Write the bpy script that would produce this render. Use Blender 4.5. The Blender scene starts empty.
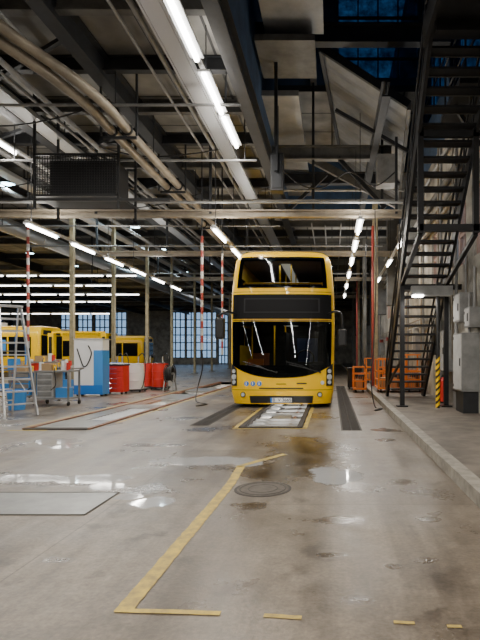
import bpy, math, random
from mathutils import Vector, Matrix
random.seed(7)
S=bpy.context.scene
# ---------------------------------------------------------------- materials
def mat(name,col,rough=.5,metal=0,emit=None,es=0,noise=0,nscale=4,alpha=None,coat=0,bump=0,stretch=(1,1,1),col2=None,spec=None):
    m=bpy.data.materials.new(name); m.use_nodes=True
    nt=m.node_tree; b=nt.nodes['Principled BSDF']
    b.inputs['Base Color'].default_value=(*col,1)
    b.inputs['Roughness'].default_value=rough
    b.inputs['Metallic'].default_value=metal
    if spec is not None: b.inputs['Specular IOR Level'].default_value=spec
    if coat: b.inputs['Coat Weight'].default_value=coat
    if emit: 
        b.inputs['Emission Color'].default_value=(*emit,1); b.inputs['Emission Strength'].default_value=es
    if noise or bump or col2:
        tc=nt.nodes.new('ShaderNodeTexCoord'); mp=nt.nodes.new('ShaderNodeMapping'); mp.inputs['Scale'].default_value=stretch
        n=nt.nodes.new('ShaderNodeTexNoise'); n.inputs['Scale'].default_value=nscale; n.inputs['Detail'].default_value=6; n.inputs['Roughness'].default_value=.65
        nt.links.new(tc.outputs['Object'],mp.inputs[0]); nt.links.new(mp.outputs[0],n.inputs['Vector'])
        r=nt.nodes.new('ShaderNodeValToRGB')
        c2=col2 if col2 else tuple(c*(1-noise) for c in col)
        r.color_ramp.elements[0].position=.36; r.color_ramp.elements[1].position=.64
        r.color_ramp.elements[0].color=(*c2,1); r.color_ramp.elements[1].color=(*col,1)
        nt.links.new(n.outputs['Fac'],r.inputs[0]); nt.links.new(r.outputs[0],b.inputs['Base Color'])
        if bump:
            bp=nt.nodes.new('ShaderNodeBump'); bp.inputs['Strength'].default_value=bump; bp.inputs['Distance'].default_value=.02
            nt.links.new(n.outputs['Fac'],bp.inputs['Height']); nt.links.new(bp.outputs[0],b.inputs['Normal'])
    return m
def glassmat(name,tint,rough=.03,fac=.25,mult=1.0):
    m=bpy.data.materials.new(name); m.use_nodes=True; nt=m.node_tree; nt.nodes.clear()
    o=nt.nodes.new('ShaderNodeOutputMaterial'); t=nt.nodes.new('ShaderNodeBsdfTransparent'); g=nt.nodes.new('ShaderNodeBsdfGlossy')
    t.inputs[0].default_value=(*tint,1); g.inputs['Roughness'].default_value=rough; g.inputs['Color'].default_value=(.9,.95,1,1)
    f=nt.nodes.new('ShaderNodeFresnel'); f.inputs[0].default_value=1.5
    a=nt.nodes.new('ShaderNodeMath'); a.operation='MULTIPLY_ADD'; a.inputs[1].default_value=mult; a.inputs[2].default_value=fac
    mx=nt.nodes.new('ShaderNodeMixShader')
    nt.links.new(f.outputs[0],a.inputs[0]); nt.links.new(a.outputs[0],mx.inputs[0]); nt.links.new(t.outputs[0],mx.inputs[1]); nt.links.new(g.outputs[0],mx.inputs[2]); nt.links.new(mx.outputs[0],o.inputs[0])
    return m
def bluemat():
    m=bpy.data.materials.new('blue_wired_glass'); m.use_nodes=True; nt=m.node_tree; nt.nodes.clear()
    o=nt.nodes.new('ShaderNodeOutputMaterial'); t=nt.nodes.new('ShaderNodeBsdfTransparent')
    tc=nt.nodes.new('ShaderNodeTexCoord'); n=nt.nodes.new('ShaderNodeTexNoise'); n.inputs['Scale'].default_value=2.2; n.inputs['Detail'].default_value=8; n.inputs['Roughness'].default_value=.75
    r=nt.nodes.new('ShaderNodeValToRGB'); r.color_ramp.elements[0].position=.33; r.color_ramp.elements[1].position=.68
    r.color_ramp.elements[0].color=(.012,.035,.065,1); r.color_ramp.elements[1].color=(.075,.17,.27,1)
    nt.links.new(tc.outputs['Object'],n.inputs['Vector']); nt.links.new(n.outputs['Fac'],r.inputs[0]); nt.links.new(r.outputs[0],t.inputs[0]); nt.links.new(t.outputs[0],o.inputs[0])
    return m
def pxg(x,y): Y=650/(y-355); return ((x-332)*Y/500,Y)
# water films with reflected light painted pale, stains on the concrete: centre + half extents
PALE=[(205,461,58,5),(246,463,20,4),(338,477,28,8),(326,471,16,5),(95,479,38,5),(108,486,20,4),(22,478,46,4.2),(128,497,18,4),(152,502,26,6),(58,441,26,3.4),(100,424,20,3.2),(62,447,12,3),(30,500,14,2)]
DARK=[(300,447,50,17),(272,474,48,10),(348,486,36,11),(300,462,70,13),(340,520,36,6),(400,482,22,4),(430,560,26,6),(330,555,18,3),(385,440,14,3),(200,430,26,3),(392,566,14,5),(250,505,24,5),(385,430,20,3),(418,492,18,3),(150,445,40,3),(140,490,50,8),(60,482,70,7),(360,600,20,6),(60,560,30,5),(430,520,16,4)]
def floormat():
    m=bpy.data.materials.new('oily_concrete'); m.use_nodes=True; nt=m.node_tree; b=nt.nodes['Principled BSDF']
    L=nt.links.new; N=nt.nodes.new
    tc=N('ShaderNodeTexCoord')
    def noise(sc,det,stretch=(1,1,1),rough=.6):
        mp=N('ShaderNodeMapping'); mp.inputs['Scale'].default_value=stretch; L(tc.outputs['Object'],mp.inputs[0])
        n=N('ShaderNodeTexNoise'); n.inputs['Scale'].default_value=sc; n.inputs['Detail'].default_value=det; n.inputs['Roughness'].default_value=rough; L(mp.outputs[0],n.inputs['Vector']); return n
    def ramp(src,p0,c0,p1,c1):
        r=N('ShaderNodeValToRGB'); r.color_ramp.elements[0].position=p0; r.color_ramp.elements[1].position=p1
        r.color_ramp.elements[0].color=(*c0,1); r.color_ramp.elements[1].color=(*c1,1); L(src,r.inputs[0]); return r
    def mix(a,bb,f,mode='MULTIPLY'):
        x=N('ShaderNodeMixRGB'); x.blend_type=mode
        if hasattr(f,'links') or not isinstance(f,(int,float)): L(f,x.inputs[0])
        else: x.inputs[0].default_value=f
        for s,i in((a,1),(bb,2)):
            if isinstance(s,tuple): x.inputs[i].default_value=(*s,1)
            else: L(s,x.inputs[i])
        return x.outputs[0]
    def mth(op,a,bb):
        x=N('ShaderNodeMath'); x.operation=op
        for s,i in((a,0),(bb,1)):
            if isinstance(s,(int,float)): x.inputs[i].default_value=s
            else: L(s,x.inputs[i])
        return x.outputs[0]
    wob=noise(2.4,7,(1,1,1),.7)
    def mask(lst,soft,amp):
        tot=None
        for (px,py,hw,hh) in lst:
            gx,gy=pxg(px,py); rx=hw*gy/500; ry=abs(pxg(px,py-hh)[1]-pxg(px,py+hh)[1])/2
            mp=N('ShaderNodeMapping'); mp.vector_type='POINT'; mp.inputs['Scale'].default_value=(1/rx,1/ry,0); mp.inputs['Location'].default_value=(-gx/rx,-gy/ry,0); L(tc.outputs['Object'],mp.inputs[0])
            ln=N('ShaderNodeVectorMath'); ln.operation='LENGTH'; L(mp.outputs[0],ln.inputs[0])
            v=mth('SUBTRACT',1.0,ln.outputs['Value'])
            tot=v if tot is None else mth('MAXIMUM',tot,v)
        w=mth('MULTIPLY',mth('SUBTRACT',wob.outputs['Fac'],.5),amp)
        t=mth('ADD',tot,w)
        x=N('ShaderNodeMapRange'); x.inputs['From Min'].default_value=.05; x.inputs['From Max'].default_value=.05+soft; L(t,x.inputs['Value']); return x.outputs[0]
    n1=noise(.8,9); base=ramp(n1.outputs['Fac'],.32,(.14,.112,.084),.68,(.29,.24,.185))
    n2=noise(1.0,6,(3.2,.22,1)); st=ramp(n2.outputs['Fac'],.38,(.58,.56,.54),.58,(1,1,1))
    n3=noise(2.6,5); sp=ramp(n3.outputs['Fac'],.32,(.45,.42,.40),.42,(1,1,1))
    n4=noise(38,4); gr=ramp(n4.outputs['Fac'],.3,(.70,.70,.70),.65,(1.12,1.12,1.12))
    n5=noise(7,6,(1,1,1),.7); g5=ramp(n5.outputs['Fac'],.3,(.70,.70,.70),.62,(1.1,1.1,1.1))
    c=mix(base.outputs[0],st.outputs[0],.9); c=mix(c,sp.outputs[0],.85); c=mix(c,gr.outputs[0],.9); c=mix(c,g5.outputs[0],.95)
    br=N('ShaderNodeTexBrick'); br.inputs['Scale'].default_value=1; br.inputs['Mortar Size'].default_value=.006; br.inputs['Brick Width'].default_value=4.4; br.inputs['Row Height'].default_value=2.45; br.offset=0
    br.inputs['Color1'].default_value=(1,1,1,1); br.inputs['Color2'].default_value=(.86,.86,.86,1); br.inputs['Mortar'].default_value=(.4,.38,.35,1)
    mo=N('ShaderNodeMapping'); mo.inputs['Location'].default_value=(1.9,.55,0); L(tc.outputs['Object'],mo.inputs[0]); L(mo.outputs[0],br.inputs['Vector']); c=mix(c,br.outputs['Color'],.7)
    md=mask(DARK,.7,2.2); c=mix(c,(.38,.32,.25),mth('MULTIPLY',md,.85))
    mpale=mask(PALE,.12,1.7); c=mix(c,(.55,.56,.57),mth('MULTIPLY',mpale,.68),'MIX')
    L(c,b.inputs['Base Color'])
    rr=ramp(n1.outputs['Fac'],.35,(.24,.24,.24),.65,(.46,.46,.46))
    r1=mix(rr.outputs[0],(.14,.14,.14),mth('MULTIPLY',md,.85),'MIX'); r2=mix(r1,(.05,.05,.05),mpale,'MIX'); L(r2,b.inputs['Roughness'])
    bp=N('ShaderNodeBump'); bp.inputs['Distance'].default_value=.01; L(mth('MULTIPLY',mth('SUBTRACT',1.0,mpale),.18),bp.inputs['Strength']); L(n4.outputs['Fac'],bp.inputs['Height']); L(bp.outputs[0],b.inputs['Normal'])
    return m
def deckmat():
    m=mat('ceiling_deck',(.30,.28,.24),.6); nt=m.node_tree; b=nt.nodes['Principled BSDF']; L=nt.links.new; N=nt.nodes.new
    tc=N('ShaderNodeTexCoord')
    br=N('ShaderNodeTexBrick'); br.offset=0; br.inputs['Brick Width'].default_value=1.2; br.inputs['Row Height'].default_value=1.5; br.inputs['Scale'].default_value=1; br.inputs['Mortar Size'].default_value=.03
    br.inputs['Color1'].default_value=(.37,.36,.33,1); br.inputs['Color2'].default_value=(.20,.195,.18,1); br.inputs['Mortar'].default_value=(.03,.03,.03,1)
    L(tc.outputs['Object'],br.inputs['Vector'])
    n=N('ShaderNodeTexNoise'); n.inputs['Scale'].default_value=1.1; n.inputs['Detail'].default_value=6; L(tc.outputs['Object'],n.inputs['Vector'])
    r=N('ShaderNodeValToRGB'); r.color_ramp.elements[0].position=.3; r.color_ramp.elements[1].position=.65; r.color_ramp.elements[0].color=(.4,.4,.4,1); L(n.outputs['Fac'],r.inputs[0])
    x=N('ShaderNodeMixRGB'); x.blend_type='MULTIPLY'; x.inputs[0].default_value=1; L(br.outputs['Color'],x.inputs[1]); L(r.outputs[0],x.inputs[2]); L(x.outputs[0],b.inputs['Base Color'])
    return m
M=dict(
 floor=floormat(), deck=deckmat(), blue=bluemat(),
 steel=mat('dark_steel',(.028,.030,.034),.55,.3,noise=.4,nscale=3),
 black=mat('black_paint',(.012,.012,.013),.4),
 stairm=mat('stair_steel',(.020,.020,.022),.5,.4,noise=.4),
 beam=mat('beam_paint',(.11,.108,.10),.6,noise=.5,nscale=2),
 grey=mat('grey_paint',(.25,.25,.245),.5,noise=.35,nscale=3),
 lgrey=mat('light_grey_paint',(.5,.5,.49),.5,noise=.25,nscale=3),
 galv=mat('galvanised',(.5,.51,.52),.35,.8),
 alu=mat('aluminium',(.75,.76,.78),.3,.8),
 wall=mat('grimy_plaster',(.50,.47,.41),.8,noise=.6,nscale=1.3,bump=.2),
 wall2=mat('blue_wall',(.035,.075,.15),.8,noise=.5,nscale=1.5),
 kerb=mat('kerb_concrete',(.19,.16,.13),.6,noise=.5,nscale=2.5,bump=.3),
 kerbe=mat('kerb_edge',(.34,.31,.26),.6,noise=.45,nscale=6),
 yel=mat('bus_yellow',(1,.60,.0),.3,coat=.3,spec=.3),
 yelp=mat('floor_yellow',(.62,.44,.07),.6,noise=.0,col2=(.30,.22,.08),nscale=9),
 post=mat('cream_post',(.36,.31,.19),.6,noise=.4),
 red=mat('red_paint',(.60,.025,.015),.45), redd=mat('dull_red_pipe',(.28,.04,.03),.5), white=mat('white_paint',(.75,.76,.77),.45),
 orange=mat('orange_paint',(.85,.23,.02),.45), blueP=mat('blue_paint',(.02,.16,.55),.4), lblue=mat('light_blue',(.05,.26,.66),.45),
 rubber=mat('rubber',(.015,.015,.015),.75), glass=glassmat('windscreen_glass',(.28,.32,.33),.01,.0,.55),
 dglass=mat('dark_glass',(.007,.008,.010),.08,spec=.2), disp=mat('display_panel',(.035,.035,.037),.8,spec=.05), dispb=mat('display_black',(.008,.008,.009),.5,spec=.15), amber=mat('display_amber',(.2,.1,.02),.5,emit=(1,.55,.12),es=.25),
 wglass=glassmat('window_glass',(.9,.95,1),.05,.02), bglass=glassmat('back_window_glass',(.50,.62,.74),.05,.02),
 tube=mat('tube_glow',(1,1,1),.5,emit=(1,.97,.91),es=20),
 tubed=mat('tube_glow_far',(1,1,1),.5,emit=(1,.97,.93),es=8),
 tubei=mat('saloon_strip',(1,1,1),.5,emit=(1,.9,.75),es=.6),
 cool=mat('cool_glow',(1,1,1),.5,emit=(.55,.9,1),es=14),
 lens=mat('lamp_lens',(.8,.85,.88),.1,.3,coat=1), chrome=mat('chrome',(.8,.8,.8),.1,1),
 pit=mat('pit_tile',(.55,.53,.48),.35,noise=.5,nscale=3), rust=mat('rusty_rail',(.25,.11,.05),.6,noise=.5,nscale=8),
 plate=mat('steel_plate',(.24,.235,.215),.3,.3,noise=.35,nscale=4), iron=mat('cast_iron',(.05,.042,.036),.7,.2), mand=mat('manhole_fill',(.12,.10,.08),.75,noise=.4,nscale=12),
 seat=mat('seat_fabric',(.05,.07,.16),.8), seatr=mat('seat_brown',(.35,.12,.06),.7), inter=mat('bus_interior',(.16,.14,.12),.6), interd=mat('bus_dark_interior',(.035,.035,.038),.6),
 pink=mat('pinkish_frame',(.35,.22,.17),.6), pipe=mat('pipe_paint',(.32,.275,.21),.45,.2,noise=.35,nscale=2),
 slope=mat('slope_panel',(.26,.265,.27),.5,.2,noise=.35,nscale=1.2), card=mat('cardboard',(.4,.27,.14),.8),
)
# ---------------------------------------------------------------- mesh builder
class B:
    def __init__(s): s.v=[];s.f=[];s.m=[];s.mats=[];s.sm=[]
    def mi(s,m):
        m=M[m]
        if m not in s.mats: s.mats.append(m)
        return s.mats.index(m)
    def add(s,vs,fs,m,smooth=False):
        o=len(s.v); i=s.mi(m); s.v+= [tuple(v) for v in vs]
        for f in fs: s.f.append(tuple(o+k for k in f)); s.m.append(i); s.sm.append(smooth)
    def box(s,x0,x1,y0,y1,z0,z1,m,T=None):
        vs=[Vector((x,y,z)) for z in(z0,z1) for y in(y0,y1) for x in(x0,x1)]
        if T is not None: vs=[T@v for v in vs]
        s.add(vs,[(0,2,3,1),(4,5,7,6),(0,1,5,4),(2,6,7,3),(0,4,6,2),(1,3,7,5)],m)
    def bar(s,a,b,w,h,m,up=(0,0,1)):
        a=Vector(a);b=Vector(b);d=(b-a).normalized();u=Vector(up)
        if abs(d.dot(u))>.99:u=Vector((0,1,0))
        r=d.cross(u).normalized();u=r.cross(d)
        vs=[p+r*sx*w/2+u*sz*h/2 for p in(a,b) for sx,sz in((-1,-1),(1,-1),(1,1),(-1,1))]
        s.add(vs,[(3,2,1,0),(4,5,6,7),(0,1,5,4),(1,2,6,5),(2,3,7,6),(3,0,4,7)],m)
    def cyl(s,a,b,r,m,n=12,r2=None):
        a=Vector(a);b=Vector(b);d=(b-a).normalized();u=Vector((0,0,1)) if abs(d.z)<.95 else Vector((0,1,0))
        e=d.cross(u).normalized();g=e.cross(d); r2=r if r2 is None else r2
        vs=[a+(e*math.cos(t)+g*math.sin(t))*r for t in[2*math.pi*k/n for k in range(n)]]+[b+(e*math.cos(t)+g*math.sin(t))*r2 for t in[2*math.pi*k/n for k in range(n)]]
        s.add(vs,[(k,(k+1)%n,n+(k+1)%n,n+k) for k in range(n)],m,True)
        s.add(vs,[tuple(range(n))[::-1],tuple(range(n,2*n))],m)
    def path(s,pts,r,m,n=8,sub=0):
        P=[Vector(p) for p in pts]
        if sub:
            Q=[]
            for i in range(len(P)-1):
                p0=P[max(i-1,0)];p1=P[i];p2=P[i+1];p3=P[min(i+2,len(P)-1)]
                for k in range(sub):
                    t=k/sub; Q.append(.5*((2*p1)+(p2-p0)*t+(2*p0-5*p1+4*p2-p3)*t*t+(3*p1-p0-3*p2+p3)*t**3))
            P=Q+[P[-1]]
        vs=[];g=None
        for i,p in enumerate(P):
            d=(P[min(i+1,len(P)-1)]-P[max(i-1,0)]).normalized()
            if g is None: g=d.orthogonal().normalized()
            g=(g-d*g.dot(d)).normalized(); e=d.cross(g)
            vs+=[p+(g*math.cos(t)+e*math.sin(t))*r for t in[2*math.pi*k/n for k in range(n)]]
        fs=[(i*n+k,i*n+(k+1)%n,(i+1)*n+(k+1)%n,(i+1)*n+k) for i in range(len(P)-1) for k in range(n)]
        s.add(vs,fs,m,True)
    def tor(s,c,R,r,m,axis='Z',n=28,k=8):
        vs=[]
        for i in range(n):
            a=2*math.pi*i/n
            for j in range(k):
                b=2*math.pi*j/k; p=((R+r*math.cos(b))*math.cos(a),(R+r*math.cos(b))*math.sin(a),r*math.sin(b))
                if axis=='X':p=(p[2],p[0],p[1])
                if axis=='Y':p=(p[0],p[2],p[1])
                vs.append(Vector(c)+Vector(p))
        s.add(vs,[(i*k+j,((i+1)%n)*k+j,((i+1)%n)*k+(j+1)%k,i*k+(j+1)%k) for i in range(n) for j in range(k)],m,True)
    def obj(s,name,parent=None,loc=(0,0,0),rot=0,bevel=0):
        me=bpy.data.meshes.new(name); me.from_pydata(s.v,[],s.f)
        for m in s.mats: me.materials.append(m)
        me.polygons.foreach_set('material_index',s.m); me.polygons.foreach_set('use_smooth',s.sm); me.update()
        o=bpy.data.objects.new(name,me); S.collection.objects.link(o); o.location=loc; o.rotation_euler=(0,0,rot)
        if parent: o.parent=parent
        if bevel:
            bv=o.modifiers.new('bevel','BEVEL'); bv.width=bevel; bv.segments=3; bv.limit_method='ANGLE'
        return o
def empty(name,loc=(0,0,0),rot=0):
    o=bpy.data.objects.new(name,None); S.collection.objects.link(o); o.location=loc; o.rotation_euler=(0,0,rot); return o
def area(name,loc,sx,sy,power,col=(1,.945,.86),parent=None,rot=(0,0,0)):
    l=bpy.data.lights.new(name,'AREA'); l.shape='RECTANGLE'; l.size=sx; l.size_y=sy; l.energy=power; l.color=col
    o=bpy.data.objects.new(name,l); S.collection.objects.link(o); o.location=loc; o.rotation_euler=rot
    if parent:o.parent=parent
    return o
# ---------------------------------------------------------------- camera / world
cam=bpy.data.cameras.new('camera'); co=bpy.data.objects.new('camera',cam); S.collection.objects.link(co); S.camera=co
co.location=(0,0,1.3); co.rotation_euler=(math.pi/2,0,0)
cam.sensor_width=36; cam.lens=500/640*36; cam.shift_x=-(332-240)/640; cam.shift_y=(355-320)/640; cam.clip_end=300
w=bpy.data.worlds.new('sky'); S.world=w; w.use_nodes=True
bg=w.node_tree.nodes['Background']; bg.inputs[0].default_value=(.84,.91,1,1); bg.inputs[1].default_value=1.8

XR=2.95; XL=-42; YB=70; YF=-26; ZC=7.5
# ---------------------------------------------------------------- shell
def grid_holes(b,a0,a1,c0,c1,holes,fn,m):
    A=sorted({a0,a1,*[h[0] for h in holes],*[h[1] for h in holes]}); C=sorted({c0,c1,*[h[2] for h in holes],*[h[3] for h in holes]})
    for i in range(len(A)-1):
        for j in range(len(C)-1):
            am=(A[i]+A[i+1])/2; cm=(C[j]+C[j+1])/2
            if any(h[0]<am<h[1] and h[2]<cm<h[3] for h in holes): continue
            fn(b,A[i],A[i+1],C[j],C[j+1],m)
PIT=[(-1.62,-.58,8.9,24),(-5.35,-4.25,8.7,24)]
DR=[(-2.62,-2.27,9.2,21),(.16,.52,8.6,21)]
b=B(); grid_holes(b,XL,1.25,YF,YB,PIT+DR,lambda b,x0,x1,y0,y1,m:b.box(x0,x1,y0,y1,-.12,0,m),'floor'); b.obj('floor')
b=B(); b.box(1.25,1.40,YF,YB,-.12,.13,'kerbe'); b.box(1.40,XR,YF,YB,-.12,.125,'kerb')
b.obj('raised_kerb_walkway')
for i,(x0,x1,y0,y1) in enumerate(PIT):
    b=B(); D=-1.5
    b.box(x0-.1,x0,y0-.1,y1,D,-.001,'pit'); b.box(x1,x1+.1,y0-.1,y1,D,-.001,'pit'); b.box(x0,x1,y0-.1,y0,D,-.001,'pit'); b.box(x0,x1,y1,y1+.1,D,-.001,'pit'); b.box(x0-.1,x1+.1,y0-.1,y1+.1,D-.1,D,'pit')
    for x in(x0,x1):
        b.box(x-.045,x+.045,y0,y1,-.05,.025,'rust' if i else 'iron')
    b.box(x0,x1,y0-.04,y0+.04,-.05,.025,'iron')
    y=y0+.5
    while y<y1:
        b.box(x0+.02,x0+.1,y,y+.8,-.42,-.34,'tubed'); b.box(x1-.1,x1-.02,y,y+.8,-.42,-.34,'tubed'); y+=2
    if i==0:
        for y in(9.3,9.55,10.0,10.4,11.2,11.4,12.1,13,14): b.bar((x0,y,-.05),(x1,y,-.05),.06,.05,'galv')
        b.bar((x0+.3,y0,-.12),(x0+.3,y1,-.12),.08,.06,'iron'); b.bar((x1-.25,y0,-.1),(x1-.25,y1,-.1),.05,.06,'rust')
        b.box(x0+.35,x1-.3,10.5,11.1,-.09,-.04,'plate'); b.box(x0+.6,x1-.05,9.1,9.25,-.09,-.03,'rust')
    if i==1:
        for (ya,yb) in((8.9,9.9),(12.2,13),(14.5,16.5),(18,19.4)): b.box(x0+.05,x1-.05,ya,yb,-.06,.01,'plate')
        b.box(x0+.05,x0+.45,9.9,12.2,-.05,.005,'plate'); b.box(x0+.05,x0+.4,13,14.5,-.05,.005,'rust')
        y=9.9
        while y<12.2: b.bar((x0,y,-.02),(x1,y,-.02),.03,.03,'galv'); y+=.16
    o=b.obj('inspection_pit')
    for k in range(3): area('pit_light',((x0+x1)/2,y0+1+k*2.6,-.5),.5,1.5,20,parent=o,rot=(math.pi,0,0))
for x0,x1,y0,y1 in DR:
    b=B(); b.box(x0,x1,y0,y1,-.14,-.11,'black')
    for x in(x0,x1-.03): b.box(x,x+.03,y0,y1,-.1,.004,'iron')
    y=y0
    while y<y1: b.box(x0,x1,y,y+.03,-.04,.003,'iron'); y+=.075
    b.box((x0+x1)/2-.01,(x0+x1)/2+.01,y0,y1,-.04,.003,'iron')
    b.obj('drain_grating')
YT=16.5
b=B(); b.box(XL,-1.9,YF,YB,ZC,ZC+.2,'deck'); b.box(-1.9,XR,22,YB,ZC,ZC+.2,'deck'); b.box(-1.9,XR,YF,3,ZC,ZC+.2,'deck'); b.box(-1.9,XR+.3,3,YT+.2,15.5,15.7,'wall2'); b.box(-1.9,XR,YT,22.2,10.0,10.2,'deck')
b.obj('ceiling')
b=B(); b.box(-2.05,-1.9,3,22,ZC+.2,15.5,'wall2'); b.box(-1.9,XR,2.85,3,ZC+.2,15.5,'wall2'); b.obj('wall_bay_left')
b=B(); grid_holes(b,-1.9,XR,10.2,15.5,[(.2,2.85,10.45,15.2)],lambda b,x0,x1,z0,z1,m:b.box(x0,x1,YT,YT+.2,z0,z1,m),'wall2'); b.box(-1.9,XR,22,22.2,ZC+.2,10,'wall2'); b.obj('wall_bay_far')
def window(name,axis,c,a0,a1,z0,z1,na,nz,fm,gm,t=.08,D_=.06):
    b=B()
    def bx(p0,p1,q0,q1,m,d=D_):
        if axis=='Y': b.box(p0,p1,c-d,c+d,q0,q1,m)
        else: b.box(c-d,c+d,p0,p1,q0,q1,m)
    bx(a0,a1,z0,z1,gm,.005)
    for i in range(na+1):
        a=a0+(a1-a0)*i/na; bx(max(a0,a-t/2),min(a1,a+t/2),z0,z1,fm)
    for i in range(nz+1):
        z=z0+(z1-z0)*i/nz; bx(a0,a1,max(z0,z-t/2),min(z1,z+t/2),fm)
    b.obj(name)
window('window_1','Y',YT+.1,.2,2.85,10.45,15.2,4,7,'black','blue',.04)
WH=[(9.2,10.4,3.35,4.8),(11.0,12.2,3.35,4.8),(13.4,14.8,3.35,4.8),(7.0,12.6,6.95,14.8),(13.0,16.3,8.4,14.8),(24,27,3.2,4.8),(31,34,3.2,4.8)]
b=B(); grid_holes(b,YF,YB,0,15.6,WH,lambda b,y0,y1,z0,z1,m:b.box(XR,XR+.3,y0,y1,z0,z1,'wall' if z0<6.9 else 'wall2'),'wall'); b.obj('wall_right')
for i,h in enumerate(WH):
    hi=h[2]>6.9
    window(f'window_{i+2}','X',XR+(.04 if hi else .12),*h,3 if not hi else 4,2 if not hi else 8,'black' if hi else 'pink','blue' if hi else 'wglass',.05 if hi else .07,.02 if hi else .06)
BH=[(x,x+2.0,.9,8.0-.7) for x in [-38,-35.6,-33.2,-30.8,-22.6,-20.4,-18.2]]+[(-15.9,-14.6,.1,7.0),(-8.5,-6.4,1.2,5.5)]
b=B(); grid_holes(b,XL,XR,0,ZC,BH,lambda b,x0,x1,z0,z1,m:b.box(x0,x1,YB,YB+.3,z0,z1,'wall'),'wall'); b.obj('wall_back')
for i,h in enumerate(BH): window(f'window_{i+9}','Y',YB+.1,*h,3,6,'steel','bglass',.12)
b=B(); b.box(XL,XR,YF-.3,YF,0,ZC,'wall'); b.obj('wall_front')
for i,x in enumerate((-30,-22,-14,-6.5)):
    b=B(); b.box(x,x+5,YF,YF+.08,0,4.8,'grey')
    for k in range(9): b.box(x,x+5,YF+.08,YF+.11,.5*k+.05,.5*k+.09,'steel')
    b.box(x+.8,x+4.2,YF+.08,YF+.1,1.6,2.1,'dglass'); b.obj(f'door_{i+1}')
LH=[(y,y+4,3,6.3) for y in range(14,66,6)]
b=B(); grid_holes(b,YF,YB,0,ZC,LH,lambda b,y0,y1,z0,z1,m:b.box(XL-.3,XL,y0,y1,z0,z1,'wall'),'wall'); b.obj('wall_left')
for i,h in enumerate(LH): window(f'window_{i+20}','X',XL-.1,*h,4,2,'steel','bglass',.12)
# roof steel
b=B()
def ibeam(b,a,c,w,h,m):
    a=Vector(a);c=Vector(c)
    for dz in(-h/2,h/2): b.bar(a+Vector((0,0,dz)),c+Vector((0,0,dz)),w,.04,m)
    b.bar(a,c,.03,h,m)
for x in(-1.95,-4.75,-7.6,-11,-15,-20,-26,-32): ibeam(b,(x,YF,ZC-.3),(x,YB,ZC-.3),.28,.5,'steel')
y=YF+3; k=0
while y<YB:
    ibeam(b,(XL,y,ZC-.15),(-1.95 if 3<y<22 else XR,y,ZC-.15),.16,.28,'beam' if k%2 else 'steel'); y+=1.8 if 3<y<26 else 4; k+=1
for x in(-3.3,-6.1,-9.2): b.bar((x,YF,ZC-.06),(x,YB,ZC-.06),.1,.1,'beam')
for y in(9,12.6,16.2,19.8):
    b.bar((-4.75,y,ZC-.45),(-7.6,y+1.8,ZC-.45),.08,.08,'steel'); b.bar((-7.6,y,ZC-.45),(-11,y+1.8,ZC-.45),.08,.08,'steel')
b.obj('roof_girders')
# cross portals with posts
b=B()
for (y,z) in((14,5.25),(20,5.35),(27,5.4),(36,5.5)):
    ibeam(b,(-9.6 if y<16 else -9.4,y,z),(2.1 if y<16 else 2.9,y,z),.18,.16,'pipe'); b.cyl((-12 if y>14 else -9.6,y-.25,z+.25),(2.0,y-.25,z+.25),.035,'grey')
    for x in(-9.4,-6.6,-3.4,1.8): b.bar((x,y,z),(x,y,ZC-.1),.07,.07,'steel')
for y,z in((10.4,6.5),(12.6,6.2),(16.5,6.4),(18.2,6.0)):
    b.cyl((-14,y,z),(-1.9,y,z),.03,'grey',8); 
    for x in(-12,-8,-4.5,-2.2): b.bar((x,y,z),(x,y,ZC),.02,.02,'steel')
b.obj('pipe_portal_frame')
b=B()
for y in(18.5,22,26,30,35,40,47,55):
    b.box(-9.68,-9.54,y-.07,y+.07,0,ZC-.2,'post'); b.box(-9.8,-9.42,y-.18,y+.18,0,.06,'grey')
b.obj('hall_columns')
b=B()
for y,m in((20,'post'),(26.5,'beam'),(33,'post'),(40,'beam')):
    b.box(1.62,1.82,y-.1,y+.1,.125,ZC,m)
b.cyl((1.55,19,.125),(1.55,19,6.2),.05,'redd'); b.cyl((1.5,30,.125),(1.5,30,6),.05,'redd')
b.obj('steel_columns')
# bay structure
b=B()
ibeam(b,(-1.9,16,7.75),(1.9,16,7.75),.25,.4,'beam'); ibeam(b,(-1.9,12.5,9.3),(XR,12.5,9.3),.25,.45,'steel'); ibeam(b,(-1.9,19,8.0),(XR,19,8.0),.25,.4,'steel')
ibeam(b,(-.6,8,10.4),(-.6,16.4,10.4),.2,.5,'steel'); ibeam(b,(1.3,12,7.7),(1.3,22,7.7),.2,.35,'steel')
b.bar((.2,16,7.6),(1.7,16,6.0),.12,.12,'steel'); b.bar((-1.9,18,6.2),(-.2,18,7.8),.12,.12,'steel')
b.bar((-1.9,17,8.6),(2.4,17,6.3),.16,.25,'beam'); b.bar((.1,14.5,8.4),(2.2,14.5,7.2),.1,.1,'steel')
for x,y in((-.6,16),(1.6,16),(-1.4,12.5)): b.bar((x,y,5.9),(x,y,10.0),.08,.08,'steel')
b.box(1.4,1.95,15.4,16,6.6,7.5,'grey'); b.box(-1.8,-.4,11.6,13.2,8.6,8.75,'beam')
b.box(-1.6,-.2,9.5,12,9.0,9.12,'slope'); b.box(-1.9,-.9,13.5,22,8.3,8.45,'slope')
for z,y in((6.0,15.2),(6.9,17),(7.0,21),(5.9,23)): b.cyl((-2.4,y,z),(2.6,y,z),.04,'grey',8)
for x,z in((-.9,7.1),(-.3,7.0),(.4,7.1)): b.cyl((x,22,z),(x,60,z),.03,'grey',8)
b.path([(-1.7,14.2,6.9),(-1.0,14.2,6.2),(-.3,14.2,6.05),(.5,14.2,6.5),(1.2,14.2,6.1),(1.8,14.2,6.5)],.02,'black',6,sub=6)
b.obj('bay_steel_frame')
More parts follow.
